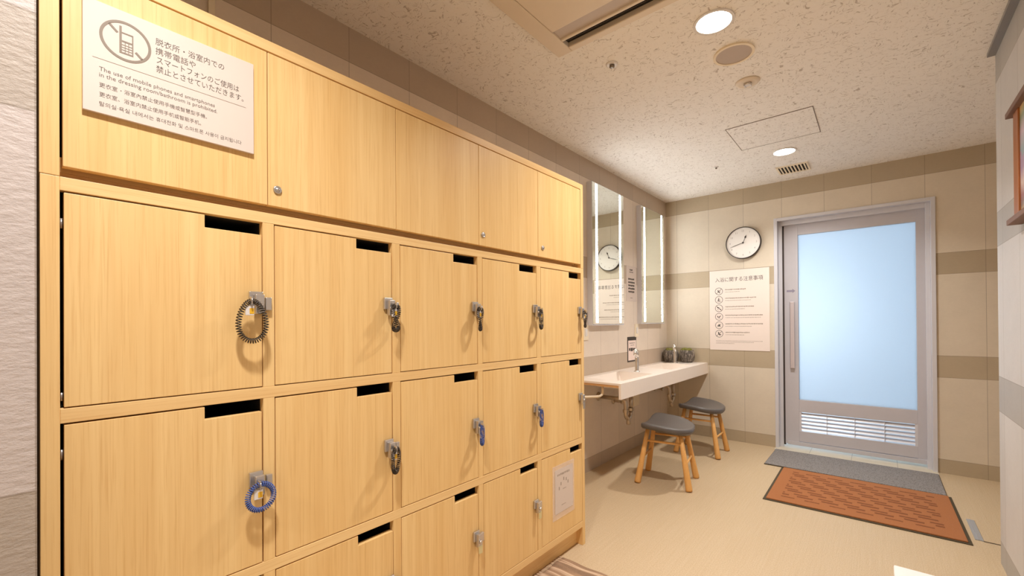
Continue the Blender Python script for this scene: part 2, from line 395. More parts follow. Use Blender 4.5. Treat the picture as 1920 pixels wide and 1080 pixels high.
def add_text(mb, txt, fn, a0, base, width=None, size=None, d=0.0, h=None, align='L', bold=0.0):
    """lettering laid on a wall frame with its left end at a0 and baseline at base"""
    cu = bpy.data.curves.new('lettering', 'FONT'); cu.body = txt; cu.size = 1.0; cu.resolution_u = 2; cu.offset = bold
    o = bpy.data.objects.new('lettering', cu); COL.objects.link(o)
    dg = bpy.context.evaluated_depsgraph_get(); dg.update()
    ev = o.evaluated_get(dg); me = ev.to_mesh()
    if not me.vertices: ev.to_mesh_clear(); bpy.data.objects.remove(o); return
    xs = [v.co.x for v in me.vertices]; ys = [v.co.y for v in me.vertices]
    x0, x1 = min(xs), max(xs)
    sx = (width/(x1-x0)) if width else size
    sy = size if size else sx
    if h: sy = h/(max(ys)-min(ys))
    if align == 'C': a0 = a0-(x1-x0)*sx/2
    vs = [mb.b.verts.new(fn(a0+(v.co.x-x0)*sx, base+v.co.y*sy, d)) for v in me.vertices]
    for p in me.polygons:
        try: mb.b.faces.new([vs[i] for i in p.vertices])
        except ValueError: pass
    ev.to_mesh_clear(); bpy.data.objects.remove(o); bpy.data.curves.remove(cu)
def rect(mb, fn, a0, a1, b0, b1, d0, d1): mb.prism([(a0, b0), (a1, b0), (a1, b1), (a0, b1)], fn, d0, d1)
def greek(mb, fn, a0, a1, b, h, d, rnd, wmin=0.006, wmax=0.014, gap=0.004):
    """a row of unreadably small print as separate little marks"""
    a = a0
    while a < a1-wmin:
        w_ = min(rnd.uniform(wmin, wmax), a1-a)
        rect(mb, fn, a, a+w_, b-h/2*rnd.uniform(0.6, 1), b+h/2*rnd.uniform(0.6, 1), d, d+0.0002); a += w_+gap*rnd.uniform(0.5, 1.2)

# ------------------------------------------------------------------ room shell
struct('floor', MB().box(XW-0.2, XE+0.2, YF-0.2, YB+0.15, -0.1, 0), M['floor'])
struct('ceiling', MB().box(XW-0.2, XE+0.2, YF-0.2, YB+0.15, H, H+0.1), M['ceiling'])
struct('wall_left', MB().box(XW-0.15, XW, YP, YB, 0, H), M['tile_y'])
DL, DR, DT = 0.4708, 1.579, 2.182
struct('wall_back', MB().box(XW-0.15, DL, YB, YB+0.15, 0, H).box(DR, XE+0.2, YB, YB+0.15, 0, H).box(DL, DR, YB, YB+0.15, DT, H), M['tile_x'])
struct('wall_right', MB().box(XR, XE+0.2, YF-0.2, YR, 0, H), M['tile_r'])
struct('wall_recess', MB().box(XE, XE+0.2, YR, YB, 0, H), M['tile_y'])
struct('wall_pier', MB().box(XW-0.15, XP, YF-0.2, YP, 0, H), M['tile_pier'])
struct('wall_rear', MB().box(XP, XR, YF-0.2, YF, 0, H), M['tile_x'])
struct('trim_1', MB().box(XW, XW+0.012, 0.474, 0.493, 1.96, H), M['cream'])
struct('trim_2', MB().box(XR-0.03, XR, -2.0, 3.18, H-0.018, H), M['rail_grey'])
struct('trim_3', MB().box(DL, DR, 4.70, YB+0.19, 0, 0.004), M['threshold'])
# the bathroom beyond the sliding door
b = MB(); y0, y1 = YB+0.16, 7.6
b.box(-0.9, 3.0, y0, y1, -0.1, 0).box(-0.9, 3.0, y0, y1, 2.5, 2.6).box(-1.0, -0.9, y0, y1, -0.1, 2.6).box(3.0, 3.1, y0, y1, -0.1, 2.6).box(-1.0, 3.1, y1, y1+0.1, -0.1, 2.6)
b.box(-1.0, DL-0.05, y0-0.01, y0+0.03, 0, 2.5).box(DR+0.05, 3.1, y0-0.01, y0+0.03, 0, 2.5).box(DL-0.05, DR+0.05, y0-0.01, y0+0.03, DT+0.02, 2.5)
struct('wall_bathroom', b, plain('pale_bathroom_wall', lin(214, 222, 228), 0.6, 0, 0.03, 6))
struct('window_1', MB().box(-0.89, -0.87, 5.7, 7.2, 0.8, 1.9), M['sky'])

# sliding door
d = bpy.data.objects.new('door_1', None); COL.objects.link(d); d.location = ((DL+DR)/2, YB, 0); d['kind'] = 'structure'
b = MB()
b.box(DL, DL+0.028, YB-0.012, YB+0.15, 0, DT).box(DR-0.028, DR, YB-0.012, YB+0.15, 0, DT).box(DL+0.028, DR-0.028, YB-0.012, YB+0.15, DT-0.028, DT)
b.box(DL+0.028, DL+0.058, YB+0.055, YB+0.075, 0, DT-0.028).box(DR-0.056, DR-0.028, YB+0.035, YB+0.075, 0, DT-0.028).box(DL+0.05, DR-0.05, YB+0.045, YB+0.078, DT-0.068, DT-0.028)
obj('door_frame', b, M['alu_light'], d, 0.002)
LY0, LY1 = YB+0.08, YB+0.115
obj('gap_shade', MB().box(DL+0.05, 0.5405, LY0+0.01, LY1, 0.02, DT-0.05), M['gap_dark'], d)  # dark strip painted as the shade in the gap beside the leaf
leaf = MB()
leaf.box(0.5405, 0.652, LY0, LY1, 0.034, 2.122).box(1.468, 1.545, LY0, LY1, 0.034, 2.122)
leaf.box(0.652, 1.468, LY0+0.002, LY1-0.002, 2.015, 2.122).box(0.652, 1.468, LY0+0.002, LY1-0.002, 0.347, 0.463).box(0.652, 1.468, LY0+0.002, LY1-0.002, 0.07, 0.168).box(0.56, 1.53, LY0-0.006, LY1-0.002, 0.03, 0.066)
lf = obj('door_leaf', leaf, M['alu'], d, 0.0015)
obj('frosted_glass', MB().box(0.652, 1.468, LY0+0.014, LY0+0.020, 0.463, 2.015), M['frost'], d)
b = MB()
for k in range(5):
    z = 0.178+k*0.034
    b.prism([(LY0+0.006, z), (LY0+0.010, z), (LY1-0.006, z+0.024), (LY1-0.010, z+0.024)], lambda a, c, e: Vector((e, a, c)), 0.668, 1.452)
for x in (0.652, 0.86, 1.06, 1.26, 1.452): b.box(x, x+0.016 if x in (0.652, 1.452) else x+0.004, LY0+0.004, LY1-0.004, 0.168, 0.347)
obj('louvre', b, M['alu_light'], lf)
b = MB().box(0.585, 0.622, LY0-0.022, LY0-0.012, 0.757, 1.387).box(0.590, 0.600, LY0-0.014, LY0, 0.78, 0.81).box(0.590, 0.600, LY0-0.014, LY0, 1.33, 1.36).box(0.585, 0.592, LY0-0.022, LY0, 0.757, 1.387)
obj('pull_handle', b, plain('pinkish_grey_grip', lin(204, 194, 196), 0.35, 0.2, 0.02), lf, 0.003)
fb = on_back(LY0)
obj('arrow_sticker', MB().prism([(0.560, 1.481), (0.606, 1.481), (0.606, 1.470), (0.630, 1.490), (0.606, 1.510), (0.606, 1.499), (0.560, 1.499)], fb, 0.0, 0.001), M['sticker'], lf)

# ------------------------------------------------------------------ lockers
COLS = [(0.0769, 0.4442), (0.4722, 0.8390), (0.8690, 1.2383), (1.2653, 1.6315), (1.6623, 2.0295)]
ROWS = [(1.0375, 1.4681), (0.5822, 1.0085), (0.1324, 0.5520)]
LK = thing('locker_unit', 'light oak locker bank of fifteen doors on the floor along the left wall', 'locker', (XW/2, 1.05, 0))
T = 0.020
DEP = XW+0.004
obj('side_panel', MB().box(DEP, 0, 0.0502, 0.0769, 0, 1.4949), M['oak'], LK, 0.001)
obj('side_panel', MB().box(DEP, 0, 2.0295, 2.0560, 0, 1.4949), M['oak'], LK, 0.001)
for z0, z1 in ((1.4681, 1.4949), (1.0085, 1.0375), (0.5520, 0.5822), (0.0991, 0.1324)):
    obj('shelf', MB().box(DEP, 0, 0.0769, 2.0295, z0, z1), M['oak_h'], LK, 0.001)
for k in range(4):
    b = MB()
    for z0, z1 in ROWS: b.box(DEP, -0.0003, COLS[k][1], COLS[k+1][0], z0, z1)
    obj('divider', b, M['oak'], LK, 0.001)
obj('kickboard', MB().box(-0.055, -0.037, 0.0769, 2.0295, 0.001, 0.0991), M['oak_h'], LK)
obj('back_panel', MB().box(DEP, DEP+0.006, 0.0769, 2.0295, 0.1, 1.468), M['black'], LK)
fs = on_side(0.0)
locks = {}
def shade_shell(a, c, z0, z1):
    e = 0.0015; x0, x1 = DEP+0.007, -T-0.0015; b = MB()
    b.box(x0, x1, a, a+e, z0, z1).box(x0, x1, c-e, c, z0, z1).box(x0, x1, a+e, c-e, z0, z0+e).box(x0, x1, a+e, c-e, z1-e, z1).box(x0, x0+e, a+e, c-e, z0+e, z1-e)
    obj('compartment_shade', b, M['black'], LK)  # black shell added so the inside looks shaded through the notch
def lock_body(dr, y, z, cup=False):
    """cam lock with a keeper on the divider"""
    b = MB()
    b.box(0, 0.008, y-0.026, y+0.006, z-0.004, z+0.034).box(0.008, 0.024, y-0.017, y+0.004, z-0.024, z+0.026)
    b.lathe([(0.0075, 0.024), (0.0075, 0.030), (0.006, 0.031)], (0, y-0.008, z-0.002), 'X', 16)
    obj('lock', b, M['steel'], dr, 0.002)
NOTCH_W = 0.125
for ci, (a, c) in enumerate(COLS):
    for ri, (z0, z1) in enumerate(ROWS):
        gl_ = 0.0055 if ci == 0 else 0.0022; gr_ = 0.0035 if (ci+ri) % 3 else 0.0022
        y0, y1, w0, w1 = a+gl_, c-gr_, z0+0.0025, z1-0.0035
        shade_shell(a, c, z0, z1)
        nw = 0.125 if ci < 4 else 0.115
        poly = [(y0, w0), (y1, w0), (y1, w1-0.030), (y1-nw, w1-0.030), (y1-nw, w1), (y0, w1)]
        dr = obj('door', MB().prism(poly, fs, -T, -0.0006), M['oak'], LK, 0.001)
        if ci == 4 and ri == 2: continue
        ly, lz = y1-0.006, (1.252, 0.79, 0.343)[ri]
        lock_body(dr, ly, lz)
        locks[(ci, ri)] = (ly, lz)
        obj('keeper', MB().box(-0.0003, 0.011, c+0.003, c+0.018 if ci < 4 else c+0.014, lz-0.014, lz+0.020), M['steel'], LK, 0.002)
        for h0, h1 in ((w0+0.012, w0+0.028), (w1-0.07, w1-0.05)): obj('hinge', MB().cyl((-0.012, a+gl_*0.5, h0), (-0.012, a+gl_*0.5, h1), min(0.002, gl_*0.45)), M['steel'], dr)
        if (ci, ri) in ((4, 1), (2, 2), (3, 2), (1, 2), (0, 2)):
            obj('key_tag', MB().prism([(ly-0.016, lz-0.048), (ly+0.002, lz-0.048), (ly+0.004, lz-0.018), (ly-0.018, lz-0.018)], fs, 0.022, 0.026), M['tag_pale'] if (ci, ri) != (4, 1) else M['steel'], dr, 0.001)

CP = thing('cupboard_unit', 'light oak overhead cupboard with five plain doors stacked on the locker bank', 'cupboard', (XW/2, 1.05, 1.4954))
obj('side_panel', MB().box(DEP, 0, 0.0495, 0.0769, 1.4958, 1.9524), M['oak'], CP, 0.001)
obj('side_panel', MB().box(DEP, 0, 2.0295, 2.0565, 1.4958, 1.9524), M['oak'], CP, 0.001)
obj('top_panel', MB().box(DEP, 0, 0.0769, 2.0295, 1.9240, 1.9524), M['oak_h'], CP, 0.001)
obj('bottom_panel', MB().box(DEP, -0.050, 0.0769, 2.0295, 1.4958, 1.5140).box(-0.054, -0.046, 0.0769, 2.0295, 1.514, 1.545), M['oak_h'], CP)
obj('back_panel', MB().box(DEP, DEP+0.006, 0.0769, 2.0295, 1.514, 1.924), M['black'], CP)
YG = [0.0790, 0.4573, 0.8556, 1.2489, 1.6467, 2.0280]
for k in range(5):
    dr = obj('cupboard_door', MB().box(-T, -0.0006, YG[k]+(0.002 if k == 0 else 0.001), YG[k+1]-0.001, 1.5165, 1.9205), M['oak'], CP, 0.001)
    if k in (1, 3, 4):
        y_, z_ = (None, 0.481, None, 1.272, 1.682)[k], 1.561
        b = MB().lathe([(0.0105, -0.001), (0.0105, 0.003), (0.008, 0.0045), (0.0065, 0.003), (0.005, 0.003), (0.005, 0.0055), (0.001, 0.0055)], (0, y_, z_), 'X', 28)
        b.box(0.005, 0.0065, y_-0.0006, y_+0.0006, z_-0.003, z_+0.003)
        obj('cupboard_lock', b, M['steel'], dr)

# key bands hanging from the locks
def coil_band(name, label, mat, y, z, shape, yaw, size=(0.030, 0.052), turns=44, x=0.033):
    g = thing(name, label, 'key band', (x, y, z), 'coiled key bands on the locker locks')
    n = turns*10; cw, sw = math.cos(yaw), math.sin(yaw); pts = []
    a_, b_ = size
    def c(t):
        th = 2*PI*t
        if shape == 'oval': u, w_, q = a_*math.sin(th)*(1-0.18*math.cos(th)), b_*math.cos(th), 0.0
        elif shape == 'round': u, w_, q = a_*math.sin(th), b_*math.cos(th), 0.0
        elif shape == 'drop': u, w_, q = a_*math.sin(th)*(0.55+0.45*math.cos(th)), b_*math.cos(th), 0.004*math.sin(2*th)
        else: u, w_, q = a_*math.sin(2*th)*0.62*(1.0-0.25*math.cos(th)), b_*math.cos(th), 0.006*math.sin(th)
        return Vector((x+q+u*sw, y+u*cw, z-b_+w_))
    rc = 0.0058
    for i in range(n):
        t = i/n; p = c(t); tg = (c(t+1e-4)-c(t-1e-4)).normalized()
        nrm = Vector((cw, -sw, 0)); bn = tg.cross(nrm).normalized(); nn = bn.cross(tg).normalized()
        ph = 2*PI*turns*t
        pts.append(p+rc*(math.cos(ph)*nn+math.sin(ph)*bn))
    obj('coil', MB().tube(pts, 0.0014, 5, closed=True), mat, g)
    lz = z+0.004
    b = MB().box(x-0.002, x+0.012, y-0.006, y-0.003, lz-0.012, lz+0.006)
    b.tube([(x+0.006+0.008*math.cos(k*PI/5), y-0.0045, lz-0.004+0.008*math.sin(k*PI/5)) for k in range(10)], 0.0011, 6, closed=True)
    obj('key', b, M['steel'], g)
    obj('key_tag', MB().box(x-0.001, x+0.002, y-0.016, y+0.004, lz-0.040, lz-0.016), M['clear_plastic'], g, 0.001)
    obj('tag_number', MB().box(x+0.002, x+0.0026, y-0.007, y+0.003, lz-0.036, lz-0.022), M['tag'], g)
    return g
BN = [
 ((0, 0), 'wide open black coil key band hanging on the leftmost door of the top locker row', 'coil_black', 'oval', 0.10, (0.030, 0.050), -0.020),
 ((1, 0), 'twisted black coil key band on the second top row door, curled in a figure eight', 'coil_black', 'eight', -0.45, (0.028, 0.040), 0.008),
 ((2, 0), 'narrow black drop-shaped coil key band on the third door of the top row', 'coil_black', 'drop', -0.45, (0.026, 0.042), -0.002),
 ((3, 0), 'black coil key band seen edge on, on the fourth door of the top locker row', 'coil_black', 'oval', -0.42, (0.024, 0.042), 0.006),
 ((4, 0), 'black coil key band on the top row door nearest the mirrors', 'coil_black', 'eight', -0.25, (0.022, 0.040), 0.004),
 ((0, 1), 'round blue coil key band facing out on the leftmost door of the middle locker row', 'coil_blue', 'round', 0.0, (0.030, 0.032), -0.001),
 ((1, 1), 'black coil key band hanging on the second door of the middle locker row', 'coil_black', 'round', -0.62, (0.028, 0.038), 0.005),
 ((2, 1), 'narrow blue coil key band hanging straight down on the third door of the middle row', 'coil_blue', 'oval', -0.6, (0.022, 0.036), 0.004),
 ((3, 1), 'blue coil key band hanging edge on from the fourth door of the middle row', 'coil_blue', 'oval', -0.45, (0.022, 0.036), 0.006),
]
for (k, lab, mt, shp, yaw, sz, dy) in BN:
    ly, lz = locks[k]
    coil_band('key_band', lab, M[mt], ly-0.008+dy, lz+0.008, shp, yaw, sz, 46 if shp == 'oval' else 40)

# sign on the first cupboard door
SG = thing('phone_ban_sign', 'white board with a crossed-out mobile phone sign fixed to the first cupboard door', 'sign', (0.004, 0.265, 1.636))
obj('board', MB().box(0.0, 0.008, 0.1085, 0.4215, 1.638, 1.868), M['paper'], SG, 0.0008)
fg = on_side(0.0082)
b = MB()
for txt, y0, y1, base, hh in (('脱衣所・浴室内での', 0.224, 0.356, 1.8245, 0), ('携帯電話や', 0.224, 0.298, 1.8035, 0), ('スマートフォンのご使用は', 0.226, 0.388, 1.7840, 0), ('禁止とさせていただきます。', 0.225, 0.398, 1.7640, 0)):
    add_text(b, txt, fg, y0, base, y1-y0, 0.0172)
obj('lettering', b, M['ink'], SG)
b = MB()
for txt, y0, y1, base in (('The use of mobile phones and smartphones', 0.133, 0.336, 1.7255), ('in the dressing room/bathroom is prohibited.', 0.133, 0.341, 1.7130)):
    add_text(b, txt, fg, y0, base, y1-y0, 0.0125)
for txt, y0, y1, base in (('更衣室・浴室內禁止使用手機或智慧型手機。', 0.133, 0.320, 1.6925), ('更衣室、浴室内禁止使用手机或智能手机。', 0.133, 0.308, 1.6730), ('탈의실·욕실 내에서는 휴대전화 및 스마트폰 사용이 금지됩니다', 0.133, 0.393, 1.6535)):
    add_text(b, txt, fg, y0, base, y1-y0, 0.0108)
obj('small_lettering', b, M['ink'], SG)
b = MB(); rect(b, fg, 0.123, 0.403, 1.7498, 1.7506, 0, 0.0003); obj('rule_line', b, M['ink_faint'], SG)
b = MB(); pc = (0.1748, 1.8045)
b.annulus(pc, 0.0368, 0.0418, fg, 0, 0.0004, 48)
for s_ in (-1, 1):
    q0, q1 = (0.0375, 0.0195) if s_ == -1 else (0.022, 0.0375)
    d0, d1 = (-q0, -q1) if s_ == -1 else (q0, q1)
    e = 0.0022*0.707
    p0 = (pc[0]+d0*0.707, pc[1]-d0*0.707); p1 = (pc[0]+d1*0.707, pc[1]-d1*0.707)
    b.prism([(p0[0]-e, p0[1]-e), (p1[0]-e, p1[1]-e), (p1[0]+e, p1[1]+e), (p0[0]+e, p0[1]+e)], fg, 0, 0.0004)
x0, x1, z0, z1 = 0.1640, 0.1866, 1.7775, 1.8225
rect(b, fg, x0, x0+0.004, z0, 1.8345, 0, 0.0004)
rect(b, fg, x1-0.0022, x1, z0, z1, 0, 0.0004); rect(b, fg, x0+0.004, x1-0.0022, z1-0.0025, z1, 0, 0.0004)
rect(b, fg, x0+0.004, x1-0.0022, 1.8020, 1.8052, 0, 0.0004); rect(b, fg, x0+0.004, x1-0.0022, z0, z0+0.0028, 0, 0.0004)
for k in range(1, 4): rect(b, fg, x0+0.004, x1-0.0022, z0+0.0028+k*0.0054-0.0012, z0+0.0028+k*0.0054, 0, 0.0004)
for k in (1, 2): rect(b, fg, x0+0.004+k*0.0056-0.0008, x0+0.004+k*0.0056+0.0004, z0, 1.8020, 0, 0.0005)
obj('pictogram', b, M['ink_picto'], SG)

# laminated notice on the last locker door
LN = thing('laminated_notice', 'white laminated paper taped to the bottom door at the right end of the lockers', 'notice', (0.001, 1.85, 0.215))
obj('laminate_film', MB().box(0.0, 0.0010, 1.750, 1.946, 0.222, 0.490), M['film'], LN)
obj('paper_sheet', MB().box(0.0010, 0.0016, 1.770, 1.932, 0.250, 0.468), M['paper'], LN)
rn = random.Random(3); fl_ = on_side(0.0017); b = MB()
greek(b, fl_, 1.790, 1.900, 0.440, 0.012, 0, rn, 0.006, 0.012, 0.004)
for k, (a, w_) in enumerate(((1.806, 0.372), (1.822, 0.392), (1.847, 0.412), (1.870, 0.404), (1.886, 0.388))): rect(b, fl_, a-0.004, a+0.004, w_-0.008, w_+0.008, 0, 0.0002)
greek(b, fl_, 1.838, 1.868, 0.362, 0.005, 0, rn, 0.004, 0.008, 0.002); greek(b, fl_, 1.826, 1.868, 0.284, 0.004, 0, rn, 0.004, 0.008, 0.002)
obj('printing', b, M['ink_faint'], LN)

# ------------------------------------------------------------------ mirrors
def mirror(label, y0, y1, z0, z1):
    g = thing('lit_mirror', label, 'mirror', (XW, (y0+y1)/2, z0), 'mirrors over the wash counter')
    x0, x1 = XW, XW+0.046
    obj('mirror_case', MB().box(x0, x1, y0, y1, z0, z1), M['alu_light'], g, 0.002)
    obj('mirror_glass', MB().box(x1, x1+0.003, y0+0.004, y1-0.004, z0+0.010, z1-0.004), M['mirror'], g)
    for a in (y0+0.072, y1-0.072):
        obj('light_strip', MB().box(x1+0.003, x1+0.0045, a-0.0125, a+0.0125, z0+0.022, z1-0.012), M['led'], g)
    return g
mirror('tall lit mirror nearer the lockers, the clock reflected in it', 3.066, 3.630, 1.178, 2.342)
mirror('tall lit mirror in the corner, beside the back wall', 4.012, 4.597, 1.186, 2.340)

# notices and plates on the left wall
fw = on_side(XW)
g = thing('small_wall_notice', 'small white notice with five dark lines between the two lit mirrors', 'notice', (XW, 3.885, 1.40))
obj('notice_sheet', MB().box(XW, XW+0.002, 3.775, 3.995, 1.402, 1.737), M['paper'], g)
fn2 = on_side(XW+0.0021); b = MB(); rn = random.Random(5)
greek(b, fn2, 3.850, 3.920, 1.700, 0.016, 0, rn, 0.010, 0.02, 0.003); greek(b, fn2, 3.840, 3.930, 1.678, 0.010, 0, rn, 0.008, 0.016, 0.003)
for k in range(5): greek(b, fn2, 3.815, 3.955, 1.612-k*0.030, 0.019, 0, rn, 0.012, 0.03, 0.002)
greek(b, fn2, 3.86, 3.91, 1.434, 0.006, 0, rn)
obj('printing', b, M['ink'], g)
g = thing('counter_card', 'small dark-edged card fixed to the tiles behind the first tap', 'notice', (XW, 3.885, 0.826))
obj('card_back', MB().box(XW, XW+0.003, 3.789, 3.980, 0.828, 1.064), M['ink_dark'], g)
obj('card_sheet', MB().box(XW+0.003, XW+0.004, 3.802, 3.972, 0.842, 1.030), M['pink_paper'], g)
b = MB(); fn3 = on_side(XW+0.0041); greek(b, fn3, 3.83, 3.95, 1.005, 0.006, 0, rn); greek(b, fn3, 3.85, 3.93, 0.985, 0.006, 0, rn)
greek(b, fn3, 3.815, 3.96, 0.945, 0.034, 0, rn, 0.02, 0.05, 0.006); obj('printing', b, M['ink_dark'], g)
def plate(label, y0, y1, z0, z1):
    g = thing('wall_switch', label, 'switch', (XW, (y0+y1)/2, z0))
    obj('plate', MB().box(XW, XW+0.008, y0, y1, z0, z1), M['cream'], g, 0.002)
    obj('rocker', MB().box(XW+0.008, XW+0.012, (y0+y1)/2-0.018, (y0+y1)/2+0.018, (z0+z1)/2-0.03, (z0+z1)/2+0.03), M['white_paint'], g, 0.002)
    return g
plate('cream switch plate under the gap between the two mirrors', 3.950, 4.028, 1.060, 1.186)
plate('cream switch plate on the tiles right beside the locker end', 2.990, 3.068, 1.060, 1.184)

# ------------------------------------------------------------------ back wall: clock and poster
CK = thing('wall_clock', 'round white wall clock with a thin dark rim above the bathing poster', 'clock', (0.211, YB, 1.982))
R_ = 0.158; cc = (0.211, YB, 1.982)
obj('clock_case', MB().lathe([(R_-0.004, 0.0), (R_, 0.006), (R_, 0.036), (R_-0.003, 0.041), (R_-0.0075, 0.041), (R_-0.0075, 0.030)], cc, 'Y', 72), M['clock_rim'], CK)
obj('clock_dial', MB().lathe([(R_-0.0075, 0.0302), (R_-0.0075, 0.0322)], cc, 'Y', 72, smooth=False), M['clock_face'], CK)
fc = on_back(YB-0.0325); b = MB()
for k in range(1, 13):
    th = k*PI/6; add_text(b, str(k), fc, cc[0]+0.118*math.sin(th), cc[2]+0.118*math.cos(th)-0.009, None, 0.026, 0.0, align='C')
for k in range(60):
    th = k*PI/30; r_a = 0.139; rect(b, fc, cc[0]+r_a*math.sin(th)-0.0006, cc[0]+r_a*math.sin(th)+0.0006, cc[2]+r_a*math.cos(th)-0.0015, cc[2]+r_a*math.cos(th)+0.0015, 0, 0.0003)
obj('numerals', b, M['num'], CK)
def hand(ang, pts, d0):
    s_, c_ = math.sin(ang), math.cos(ang)
    return MB().prism([(cc[0]+u*c_+v*s_, cc[2]-u*s_+v*c_) for u, v in pts], fc, d0, d0+0.0012)
A = math.radians
obj('hour_hand', hand(A(22), [(-0.0022, -0.008), (0.0022, -0.008), (0.0018, 0.045), (0.008, 0.056), (0.0065, 0.064), (0.0025, 0.070), (0.0015, 0.080), (-0.0015, 0.080), (-0.0025, 0.070), (-0.0065, 0.064), (-0.008, 0.056), (-0.0018, 0.045)], 0.003), M['clock_rim'], CK)
obj('minute_hand', hand(A(252), [(-0.0018, -0.010), (0.0018, -0.010), (0.0022, 0.085), (0.0006, 0.122), (-0.0006, 0.122), (-0.0022, 0.085)], 0.006), M['clock_rim'], CK)
obj('hub', MB().lathe([(0.0075, 0.033), (0.0075, 0.042), (0.001, 0.043)], cc, 'Y', 24), M['clock_rim'], CK)

PO = thing('bathing_rules_poster', 'large white poster of bathing rules with six round pictograms beside the door', 'poster', (0.16, YB, 0.913))
obj('poster_sheet', MB().box(-0.1125, 0.4305, YB-0.004, YB, 0.9135, 1.7255), M['poster'], PO)
fp = on_back(YB-0.0042); b = MB()
add_text(b, '入浴に関する注意事項', fp, -0.057, 1.612, 0.434, 0.050)
obj('title_lettering', b, M['ink_dark'], PO)
b = MB(); bt = MB(); rn = random.Random(11)
ends = [(0.225, 0.17), (0.315, 0.27), (0.300, 0.22), (0.372, 0.365), (0.372, 0.285), (0.262, 0.21)]
for k in range(6):
    z = 1.514-k*0.0870; c0 = (-0.0235, z)
    b.annulus(c0, 0.0335, 0.0375, fp, 0, 0.0003, 36)
    def dot(u, v, r, n=12): b.prism([(c0[0]+u+r*math.cos(2*PI*i/n), c0[1]+v+r*math.sin(2*PI*i/n)) for i in range(n)], fp, 0, 0.0003)
    def bar(u0_, v0_, u1_, v1_, t_=0.004):
        dx, dz = u1_-u0_, v1_-v0_; L_ = math.hypot(dx, dz); ex, ez = -dz/L_*t_/2, dx/L_*t_/2
        b.prism([(c0[0]+u0_+ex, c0[1]+v0_+ez), (c0[0]+u0_-ex, c0[1]+v0_-ez), (c0[0]+u1_-ex, c0[1]+v1_-ez), (c0[0]+u1_+ex, c0[1]+v1_+ez)], fp, 0, 0.0003)
    if k == 0: bar(-0.024, -0.024, 0.024, 0.024, 0.004); dot(-0.007, 0.010, 0.005); bar(-0.010, 0.004, 0.004, -0.012, 0.009); bar(0.002, -0.010, 0.012, -0.020, 0.006); bar(0.010, 0.006, 0.010, -0.006, 0.004)
    if k == 1: dot(-0.002, 0.014, 0.005); bar(-0.004, 0.008, -0.004, -0.006, 0.008); bar(-0.004, 0.004, 0.012, 0.004, 0.003); bar(-0.014, -0.008, 0.012, -0.010, 0.006); bar(-0.016, -0.018, 0.018, -0.018, 0.003)
    if k == 2: bar(-0.024, 0.024, 0.024, -0.024, 0.004); bar(-0.018, 0.010, 0.004, 0.000, 0.010); bar(0.006, -0.008, 0.020, -0.014, 0.008); dot(-0.010, -0.014, 0.004)
    if k == 3: bar(-0.018, 0.0, 0.006, -0.008, 0.006); bar(-0.002, -0.006, 0.016, 0.010, 0.007); bar(-0.016, -0.016, 0.014, -0.018, 0.0025); dot(-0.014, 0.006, 0.004)
    if k == 4: dot(0.000, 0.004, 0.007); bar(-0.016, -0.006, 0.012, -0.006, 0.009); bar(0.008, 0.004, 0.018, 0.012, 0.004); bar(-0.018, -0.014, 0.016, -0.014, 0.002)
    if k == 5: bar(-0.024, -0.024, 0.024, 0.024, 0.004); dot(-0.006, 0.012, 0.006); bar(-0.008, 0.004, 0.010, -0.016, 0.010); bar(0.010, -0.004, 0.018, -0.012, 0.005)
    greek(bt, fp, 0.036, ends[k][0], z+0.014, 0.012, 0, rn, 0.006, 0.016, 0.003)
    greek(bt, fp, 0.036, ends[k][1], z-0.010, 0.005, 0, rn, 0.010, 0.024, 0.003)
greek(bt, fp, -0.054, 0.372, 1.008, 0.005, 0, rn); greek(bt, fp, -0.054, 0.30, 0.994, 0.005, 0, rn); greek(bt, fp, -0.054, 0.12, 0.981, 0.005, 0, rn)
obj('pictograms', b, M['ink_dark'], PO); obj('printing', bt, M['ink_faint'], PO)

